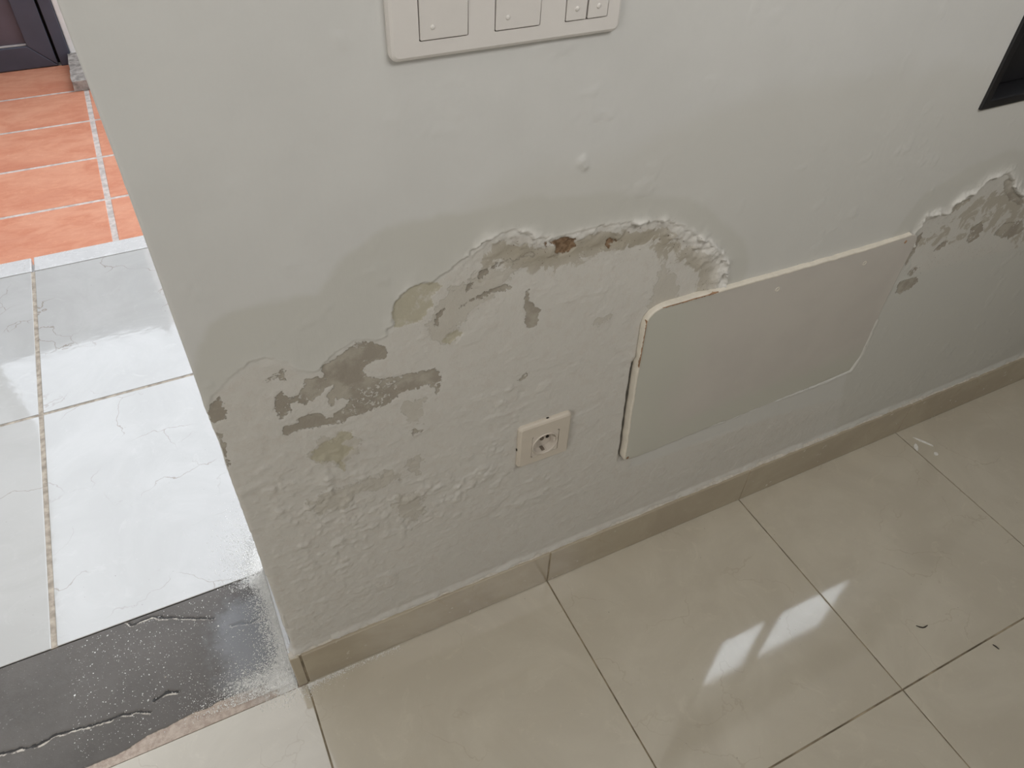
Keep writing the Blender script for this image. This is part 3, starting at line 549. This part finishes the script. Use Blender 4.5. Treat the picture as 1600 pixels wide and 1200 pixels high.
# ---- skirting
SK = .0935
bm = bmesh.new(); lay = bm.verts.layers.float.new('tile_id')
cuts = [(-.0140, .0015), (.0045, .4488), (.4505, .8990), (.9005, 1.3490), (1.3505, 1.80), (1.8015, 2.25), (2.2515, 2.7), (2.7015, 3.15)]
for i, (a, b) in enumerate(cuts): tile_slab(bm, lay, a, b, 0, WT - .0005, .0008, SK, .0016, i * 3.1 + 20)
st(bm_obj('baseboard_front', bm, M_skirt), 'cream tile skirting along the foot of the damaged wall', 'baseboard')
bm = bmesh.new(); lay = bm.verts.layers.float.new('tile_id')
tile_slab(bm, lay, -.0144, XE - .001, WT + .0004, .249, .0008, SK, .0016, 55)
st(bm_obj('baseboard_end', bm, M_ptile), 'pale tile skirting on the free end of the wall', 'baseboard')
bm = bmesh.new()
for xj in (.003, .4497, .8998, 1.3498, 1.8008, 2.2508, 2.7008): add_box(bm, xj - .0015, xj + .0015, .0012, WT, .001, SK - .001)
st(bm_obj('baseboard_joint', bm, M_grout2), 'grout joints of the cream skirting', 'baseboard')

# ragged ledge of filler on top of the skirting
def ledge():
    xs = np.arange(-.0135, 1.9, .0016); K = 9
    U, V = np.meshgrid(xs, np.arange(K), indexing='ij'); x = U.ravel(); k = V.ravel() / (K - 1.0)
    wob = fbm(x, k * .01, .018, 5, 5); wob2 = fbm(x, k * .01, .006, 8, 3)
    thin = .5 + .5 * sstep(.1, .4, x)
    w_ = (.0085 + .002 * wob) ; hgt = .0065 * (.7 + .5 * wob) * thin + .001
    y = WT + .001 - w_ * k + wob2 * .0006; z = SK - .0004 + hgt * (1 - k) ** 1.3 + (wob2 * .0012 + .0003) * (1 - k * .6)
    z = np.where(k == 1, SK - .001, z)
    me = grid_mesh('trim_3', np.stack([x, y, z], 1), len(xs), K)
    return st(link('trim_3', me, plain('chalky_filler', (.56, .52, .46), .9, .2, .12, 150, .8, 500)), 'rough line of chalky filler on top of the skirting', 'trim')
ledge()
# broken filler between the wall end and its skirting
def end_filler():
    zs = np.arange(SK - .002, .22, .002); K = 8; U, V = np.meshgrid(zs, np.arange(K), indexing='ij')
    return None

# ---- window frame at the right (only its lower left corner is in view)
wn = empty('window_1', (1.52, .06, .793)); setp(wn, 'black aluminium window frame set in the wall at upper right', 'window', kind='structure')
bpy.context.view_layer.update()
wx0, wx1, wz0, wz1 = 1.0835, 2.2, .7925, 1.80
def frame(name, x0, x1, z0, z1, w, y0, y1, mat, par, bev=.002):
    bm = bmesh.new()
    r = lambda d, y: [(x0 + d, y, z0 + d), (x1 - d, y, z0 + d), (x1 - d, y, z1 - d), (x0 + d, y, z1 - d)]
    R = [r(0, y0), r(w, y0), r(w, y1), r(0, y1)]
    V = [[bm.verts.new(p) for p in q] for q in R]
    for k in range(4):
        a, b = V[k], V[(k + 1) % 4]
        for i in range(4): bm.faces.new((a[i], a[(i + 1) % 4], b[(i + 1) % 4], b[i]))
    bmesh.ops.bevel(bm, geom=list(bm.edges), offset=bev, segments=2, profile=.5, affect='EDGES')
    o = bm_obj(name, bm, mat, par); o.matrix_parent_inverse = par.matrix_world.inverted(); return o
frame('outer_frame', wx0, wx1, wz0, wz1, .013, .006, .10, M_black, wn)
frame('inner_frame', wx0 + .0135, wx1 - .0135, wz0 + .0135, wz1 - .0135, .068, .042, .085, M_black, wn)
o = boxes('mullion', [(1.405 - .010, 1.405 + .010, .05, .08, wz0 + .083, wz1 - .083)], M_black, wn, bev=.002); o.matrix_parent_inverse = wn.matrix_world.inverted()
tg = NT('window_glass', .02); tg.b.inputs['Transmission Weight'].default_value = 1; tg.b.inputs['IOR'].default_value = 1.45
o = boxes('pane', [(wx0 + .08, wx1 - .08,   .062, .066, wz0 + .08, wz1 - .08)], tg.out((.95, .98, .97)), wn); o.matrix_parent_inverse = wn.matrix_world.inverted()
st(boxes('trim_4', [(wx0 - .004, wx1, .10, WD + .01, .77, .80)], plain('sill_stone', (.05, .05, .05), .5)), 'dark outer sill of the black window', 'trim')

# ---- inspection cover painted over, lower right of the wall
def cover():
    P = WP['panel_tl']; pts = []
    for (a, b), (c, d) in zip(P, P[1:] + P[:1]):
        L = math.hypot(c - a, d - b); n = max(1, int(L / .004))
        for i in range(n): pts.append((a + (c - a) * i / n, b + (d - b) * i / n))
    pts = np.array(pts)
    for _ in range(3): pts = (np.roll(pts, 1, 0) + pts * 2 + np.roll(pts, -1, 0)) / 4
    jx = fbm(pts[:, 0], pts[:, 1], .02, 31, 3) * .0012
    low = sstep(.60, .68, pts[:, 0]) * sstep(.56, .48, pts[:, 1])
    pts[:, 1] += jx + low * fbm(pts[:, 0], pts[:, 1], .015, 37, 4) * .003; pts[:, 0] += jx
    cx, cz = .82, .44
    # tilted plate: proud at top and left, nearly flush at lower right
    def th(x, z): return .0072 - .0046 * sstep(.60, 1.05, x) * sstep(.58, .30, z) - .0025 * sstep(.58, .30, z) * sstep(.58, .72, x) - .002 * sstep(.95, 1.06, x)
    bm = bmesh.new(); rings = []
    for s_, dy in ((1.0, None), (1.0, -.0012), (.9985, -.0004), (.996, 0.0)):
        r = []
        for x, z in pts:
            t_ = th(x, z); y = WT + .004 if dy is None else WT - t_ - dy
            dx, dz = (x - cx), (z - cz); L = math.hypot(dx, dz); k = (1 - s_) * .6
            r.append((x - dx / L * k, y, z - dz / L * k))
        rings.append(r)
    R = loft(bm, rings); last = R[-1]
    prev = last
    for s_ in (.995, .93, .8, .6, .35, .12):
        cur = []
        for v0 in last:
            x = cx + (v0.co.x - cx) * s_; z = cz + (v0.co.z - cz) * s_
            cur.append(bm.verts.new((x, WT - th(x, z) - .0004 * float(fbm(np.array([x]), np.array([z]), .12, 3, 2)[0]), z)))
        n = len(cur)
        for i in range(n): bm.faces.new((prev[i], prev[(i + 1) % n], cur[(i + 1) % n], cur[i]))
        prev = cur
    bm.faces.new(prev)
    t = NT('painted_cover', .55, .3)
    n3 = t.noise(7, 5, .6); g_ = t.n('ShaderNodeNewGeometry'); sx = t.n('ShaderNodeSeparateXYZ'); t.l(g_.outputs['Position'], sx.inputs[0])
    c = t.mix(t.ramp(n3, .35, .65), (.535, .50, .46), (.565, .53, .485))
    # greenish damp margin on the left, foot and right of the cover
    mg = t.math('MAXIMUM', t.ramp(t.math('ADD', sx.outputs[0], t.math('MULTIPLY', t.noise(9, 3), .10)), .66, .76, 1, 0), t.ramp(t.math('ADD', sx.outputs[2], t.math('MULTIPLY', t.noise(12, 3), .06)), .34, .39, 1, 0))
    c = t.mix(t.math('MULTIPLY', mg, .8), c, (.525, .52, .455))
    b = t.bump(t.noise(500, 3), .1, .0006); b = t.bump(t.noise(110, 4, .6, vec=t.pos(scale=(1, 1, .25))), .12, .0008, b)
    root = empty('inspection_cover', (.82, WT, .282)); bpy.context.view_layer.update()
    for f in bm.faces: f.smooth = True
    o = bm_obj('plate', bm, t.out(c, .55, b), root); o.matrix_parent_inverse = root.matrix_world.inverted()
    # top and left edge of the plate: falling light put into a pale colour, plus rust
    top = [p for p in [(x, z) for x, z in pts]]
    def strip(name, sel, mat, lift, w):
        S_ = [p for p in top if sel(*p)]
        bm = bmesh.new(); prev = None; N = len(S_)
        i0 = 0
        # start where the run begins
        idx = [i for i, p in enumerate(top) if sel(*p)]
        start = next((i for i in idx if not sel(*top[i - 1])), idx[0]); run = []
        i = start
        while sel(*top[i % len(top)]) and len(run) < len(top): run.append(top[i % len(top)]); i += 1
        for q, (x, z) in enumerate(run):
            a = run[max(0, q - 1)]; b = run[min(len(run) - 1, q + 1)]; tx, tz = b[0] - a[0], b[1] - a[1]; L = math.hypot(tx, tz); nx, nz_ = -tz / L, tx / L
            ww = w * (1 + .35 * float(vnoise(np.array([x * 1.0]), np.array([z]), .01, 4)[0]))
            t_ = th(x, z); ring = []
            for du, dy in ((-.0016, .0002), (.0006 - .0, -.0005), (ww * .6, .0002), (ww, .002), (ww, .013)):
                ring.append(bm.verts.new((x + nx * du, WT - t_ + dy - .0006, z + nz_ * du)))
            if prev:
                for k in range(4): bm.faces.new((prev[k], prev[k + 1], ring[k + 1], ring[k]))
            prev = ring
        for f in bm.faces: f.smooth = True
        o = bm_obj(name, bm, mat, root); o.matrix_parent_inverse = root.matrix_world.inverted(); return o
    e = strip('edge', lambda x, z: (z > .578 and x < 1.062) or (x < .58 and z > .286), M_ivory, 0, .0019)
    e['label'] = 'pale top and left edge of the cover, light painted into its colour'
    # rusty scrape along the upper left of the edge
    M_rust = plain('rusty_scrape', (.33, .20, .12), .8, .3, .3, 120, .5)
    rr = random.Random(4); tb = bmesh.new(); lb = bmesh.new()
    for q in range(46):
        u = q / 45.0; x = .583 + u * .092; z = .6022 - .0016 * u; w_ = .0006 + .0011 * rr.random()
        add_box(tb, x - .0016, x + .0014, WT - .0084 - .0004 * rr.random(), WT - .004, z - w_, z + .0005, bev=.0003, seg=1)
    for q in range(40):
        u = q / 39.0; x = .5592 + .0030 * u; z = .585 - u * .085; w_ = .0005 + .0008 * rr.random()
        add_box(lb, x - w_, x + .0006, WT - .0084 - .0004 * rr.random(), WT - .004, z - .0016, z + .0016, bev=.0003, seg=1)
    for bmx in (tb, lb):
        o = bm_obj('rust_mark', bmx, M_rust, root); o.matrix_parent_inverse = root.matrix_world.inverted(); o['label'] = 'rust-brown scraped edge'
    # two filled screw holes
    for sx_, sz_ in ((.795, .569), (.972, .567)):
        bm = bmesh.new(); rings = []
        yb = WT - th(sx_, sz_) 
        for r_, dy in ((.0044, .0004), (.0038, -.0006), (.0028, -.0005), (.002, .0003)):
            rings.append([(sx_ + r_ * math.cos(a * math.pi / 8), yb + dy, sz_ + r_ * math.sin(a * math.pi / 8)) for a in range(16)])
        loft(bm, rings, False, True); o = bm_obj('filled_screw_hole', bm, M_ivory, root, True); o.matrix_parent_inverse = root.matrix_world.inverted()
    for sx_, sz_ in ((.5795, .2885), (1.054, .584)):
        yb = WT - th(sx_, sz_); bm = bmesh.new(); bmesh.ops.create_uvsphere(bm, u_segments=10, v_segments=6, radius=.0028, matrix=Matrix.Translation((sx_, yb, sz_)) @ Matrix.Diagonal((1, .3, 1.2, 1)))
        o = bm_obj('rusty_screw', bm, M_rust, root); o.matrix_parent_inverse = root.matrix_world.inverted()
    setp(root, 'painted-over rectangular inspection cover with rounded corner, right of the socket', 'cover plate')
cover()

# ---- wall plates
def plate_ring(bm, w, h, r, wins, depth, cx, cz, yface, ywall):
    """rounded plate whose face has rectangular openings; face is built as a grid of quads round the openings"""
    outer = [rrect(w, h, r, 8, cx, cz), rrect(w, h, r, 8, cx, cz), rrect(w - .003, h - .003, r - .0015, 8, cx, cz), rrect(w - .008, h - .008, max(.002, r - .004), 8, cx, cz)]
    ysr = [ywall, yface + .0045, yface + .0016, yface]
    loft(bm, [[(x, y, z) for x, z in o] for o, y in zip(outer, ysr)])
    # flat face with holes by triangulating
    face = outer[-1]; loops = [face] + [rrect(b - a, d - c, .0012, 2, (a + b) / 2, (c + d) / 2) for a, b, c, d in wins]
    es = []
    for L in loops:
        vs = [bm.verts.new((x, yface, z)) for x, z in L]
        for i in range(len(vs)): es.append(bm.edges.new((vs[i], vs[(i + 1) % len(vs)])))
    bmesh.ops.triangle_fill(bm, use_beauty=True, use_dissolve=False, edges=es)
    for a, b, c, d in wins:
        q = rrect(b - a, d - c, .0012, 2, (a + b) / 2, (c + d) / 2)
        loft(bm, [[(x, yface, z) for x, z in q], [(x, yface + .006, z) for x, z in q]])
    bmesh.ops.remove_doubles(bm, verts=bm.verts, dist=.00005)
def socket():
    cx, cz = .4155, .4065; yf = .0025
    root = empty('wall_socket', (cx, WT, .363)); bpy.context.view_layer.update()
    A = lambda o: (setattr(o, 'matrix_parent_inverse', root.matrix_world.inverted()), o)[1]
    bm = bmesh.new(); win = (.3935, .4385, .3795, .4245)
    plate_ring(bm, .086, .086, .007, [win], .008, cx, cz, yf, WT + .004)
    A(bm_obj('frame_plate', bm, M_plate2, root))
    # insert with round recess
    bm = bmesh.new(); ix, iz = (win[0] + win[1]) / 2, (win[2] + win[3]) / 2; s_ = .0217; N = 48
    def sq(a):
        c, s = math.cos(a), math.sin(a); k = s_ / max(abs(c), abs(s)); return (ix + c * k, iz + s * k)
    def circ(r): return [(ix + r * math.cos(2 * math.pi * i / N + .0654), iz + r * math.sin(2 * math.pi * i / N + .0654)) for i in range(N)]
    angs = [2 * math.pi * i / N + .0654 for i in range(N)]
    rings = [[(x, yf + .006, z) for x, z in map(sq, angs)], [(x, yf + .0006, z) for x, z in map(sq, angs)], [(x, yf + .0004, z) for x, z in circ(.0213)], [(x, yf - .0012, z) for x, z in circ(.0208)],
             [(x, yf - .0012, z) for x, z in circ(.0200)], [(x, yf + .0005, z) for x, z in circ(.0194)], [(x, yf + .0115, z) for x, z in circ(.0188)]]
    loft(bm, rings, False, True); bmesh.ops.recalc_face_normals(bm, faces=bm.faces)
    ins = A(bm_obj('round_insert', bm, M_ins, root))
    for dx in (-.0095, .0095):
        bm = bmesh.new(); bmesh.ops.create_cone(bm, cap_ends=True, segments=16, radius1=.0027, radius2=.0027, depth=.001, matrix=Matrix.Translation((ix + dx, yf + .0109, iz)) @ Matrix.Rotation(math.pi / 2, 4, 'X'))
        bm_obj('pin_hole', bm, M_dark, ins)
    for dz in (-1, 1):
        boxes('earth_clip', [(ix - .0022, ix + .0022, yf + .003, yf + .0112, iz + dz * .0176 - .0012, iz + dz * .0176 + .0012)], M_metal, ins, bev=.0006)
    bm = bmesh.new(); bmesh.ops.create_cone(bm, cap_ends=True, segments=16, radius1=.0035, radius2=.003, depth=.002, matrix=Matrix.Translation((ix, yf + .0105, iz)) @ Matrix.Rotation(math.pi / 2, 4, 'X'))
    bm_obj('centre_screw', bm, M_metal, ins)
    A(boxes('back_box', [(ix - .033, ix + .033, WT + .0125, WT + .03, iz - .033, iz + .033)], M_dark, root))
    # guide ribs at both sides of the recess
    for sx_ in (-1, 1): boxes('guide_rib', [(ix + sx_ * .0168 - .0022, ix + sx_ * .0168 + .0022, yf + .0015, yf + .0113, iz - .0045, iz + .0045)], M_ins, ins, bev=.0008)
    # pry notches
    for b in ((.4175, .4215, WT - .0035, WT - .0012, .4487, .4499), (.3716, .3728, WT - .0035, WT - .0012, .4005, .4045)):
        A(boxes('pry_notch', [b], M_dark, root))
    setp(root, 'single cream round-pin wall socket low on the damaged wall', 'wall socket')
socket()
def switches():
    yf = .0025; x0, x1, z0 = .2255, .4525, .974; h = .086; cx, cz = (x0 + x1) / 2, z0 + h / 2
    root = empty('light_switch', (cx, WT, z0)); bpy.context.view_layer.update()
    A = lambda o: (setattr(o, 'matrix_parent_inverse', root.matrix_world.inverted()), o)[1]
    zw0 = z0 + .0155
    wins = [(.2515, .2965, zw0, zw0 + .045), (.3212, .3662, zw0, zw0 + .045), (.3912, .4362, zw0, zw0 + .045)]
    bm = bmesh.new(); plate_ring(bm, x1 - x0, h, .008, wins, .008, cx, cz, yf, WT + .003)
    A(bm_obj('frame_plate', bm, M_plate, root))
    def rocker(a, b, c, d, press):
        bm = bmesh.new(); g_ = .0009; r1 = rrect(b - a - 2 * g_, d - c - 2 * g_, .001, 3, (a + b) / 2, (c + d) / 2); r2 = rrect(b - a - 2 * g_ - .0012, d - c - 2 * g_ - .0012, .001, 3, (a + b) / 2, (c + d) / 2)
        yy = lambda z, o: yf - .0018 + o - press * (z - (c + d) / 2)
        loft(bm, [[(x, yf + .005, z) for x, z in r1], [(x, yy(z, .0006), z) for x, z in r1], [(x, yy(z, 0), z) for x, z in r2]], False, True)
        return A(bm_obj('rocker', bm, M_plate, root)), yy
    def dot(par, x, z, y, r=.0021):
        bm = bmesh.new(); bmesh.ops.create_uvsphere(bm, u_segments=16, v_segments=8, radius=r, matrix=Matrix.Translation((x, y, z)) @ Matrix.Diagonal((1, .55, 1, 1)))
        bm_obj('marker_dot', bm, M_plate, par, True)
    for k, (a, b, c, d) in enumerate(wins[:2]):
        r_, yy = rocker(a, b, c, d, .035); dot(r_, (a + b) / 2 - .0105 + .0 * k, c + .011, yy(c + .011, 0))
    a, b, c, d = wins[2]; m = (a + b) / 2
    for aa, bb in ((a, m), (m, b)):
        r_, yy = rocker(aa, bb, c, d, .03); dot(r_, (aa + bb) / 2, c + .011, yy(c + .011, 0), .0023)
    A(boxes('backing', [(.25, .4375, yf + .0046, yf + .007, zw0 - .001, zw0 + .046)], M_dark, root))
    setp(root, 'three-gang cream light switch plate at top of the wall', 'light switch')
switches()

# ---- dust, crumbs and flakes on the floor
def dust_heap():
    rr = random.Random(11); V = []; F_ = []
    base = [(1, 0, 0), (-1, 0, 0), (0, 1, 0), (0, -1, 0), (0, 0, 1), (0, 0, -1)]
    fs = [(0, 2, 4), (2, 1, 4), (1, 3, 4), (3, 0, 4), (2, 0, 5), (1, 2, 5), (3, 1, 5), (0, 3, 5)]
    def crumb(x, y, z, s):
        n = len(V); a = rr.random() * 6.28
        for b in base:
            k = s * (.6 + .7 * rr.random()); X, Y = b[0] * k, b[1] * k
            V.append((x + X * math.cos(a) - Y * math.sin(a), y + X * math.sin(a) + Y * math.cos(a), z + s * .25 + b[2] * k * .6))
        F_.extend([tuple(n + i for i in f) for f in fs])
    for _ in range(24000):
        k = rr.random()
        if k < .45: x = -.0155 - abs(rr.gauss(0, .018)); y = rr.uniform(.004, .26)
        elif k < .68: x = -.02 - abs(rr.gauss(0, .06)); y = .012 + abs(rr.gauss(0, .028))
        elif k < .86: x = -.016 - abs(rr.gauss(0, .03)); y = .22 + abs(rr.gauss(0, .07))
        elif k < .91: x = rr.uniform(-.35, -.02); y = rr.uniform(.03, .235)
        elif k < .94: x = -.012 + rr.gauss(0, .03); y = -abs(rr.gauss(0, .012))
        else: x = rr.random() ** 2.5 * .16; y = -.001 - abs(rr.gauss(0, .004))
        if x > -.0155 and y > -.0015: y = -.002 - abs(y) * .1
        s = .0004 + .0008 * rr.random() ** 3 + (.001 if rr.random() < .012 else 0)
        z = 0 if y > .2416 or y < 0 else -.0006
        if 0 < y < .012: z = 0
        crumb(x, y, z, s)
    me = bpy.data.meshes.new('plaster_dust'); me.from_pydata(V, [], F_); me.update()
    o = link('plaster_dust', me, M_dustm); setp(o, 'white plaster dust and grit strewn at the foot of the wall end', 'dust', kind='stuff')
dust_heap()
def flake(name, x, y, L, Wd, ang, mat, label, cat, th=.0009, z=0, group=None, bend=0):
    bm = bmesh.new(); rr = random.Random(int((x * 1000) ** 2 + y * 999)); n = 10
    pts = [((L / 2) * math.cos(2 * math.pi * i / n) * (.75 + .5 * rr.random()), (Wd / 2) * math.sin(2 * math.pi * i / n) * (.75 + .5 * rr.random())) for i in range(n)]
    loft(bm, [[(a, b, 0) for a, b in pts], [(a * .95, b * .95, th) for a, b in pts]], True, True)
    o = bm_obj(name, bm, mat); o.location = (x, y, z + .0002); o.rotation_euler = (0, 0, ang); return setp(o, label, cat, group)
flake('paint_flake', 1.386, -.045, .052, .006, -1.05, M_dustm, 'longest thin white sliver of paint on the tiles beside the skirting', 'paint flake')
flake('paint_flake', 1.358, -.050, .020, .009, .9, M_dustm, 'small white paint chip lying left of the long sliver near skirting', 'paint flake')
flake('paint_flake', 1.383, -.083, .010, .008, .3, M_dustm, 'round white paint crumb just below the long sliver on the tiles', 'paint flake')
def twig(pts, r, label):
    cu = bpy.data.meshes.new('twig'); bm = bmesh.new(); prev = None
    for q, (x, y) in enumerate(pts):
        a = pts[max(0, q - 1)]; b = pts[min(len(pts) - 1, q + 1)]; tx, ty = b[0] - a[0], b[1] - a[1]; L = math.hypot(tx, ty); nx, ny = -ty / L, tx / L
        k = r * (.55 if q in (0, len(pts) - 1) else 1)
        ring = [bm.verts.new((x + nx * k * math.cos(t * math.pi / 4), y + ny * k * math.cos(t * math.pi / 4), r + .0002 + k * math.sin(t * math.pi / 4))) for t in range(8)]
        if prev:
            for i in range(8): bm.faces.new((prev[i], prev[(i + 1) % 8], ring[(i + 1) % 8], ring[i]))
        else: bm.faces.new(ring)
        prev = ring
    bm.faces.new(prev); o = bm_obj('twig', bm, M_rubber, smooth=True); return setp(o, label, 'twig')
twig([(1.0135, -.3615), (1.017, -.366), (1.0215, -.3695), (1.026, -.3705), (1.033, -.3700)], .0011, 'bent dark brown twig lying on the middle of a cream tile')
twig([(1.1105, -.4470), (1.1125, -.4515), (1.1135, -.4580)], .0012, 'short straight dark twig on the tile beyond the grout line at right')
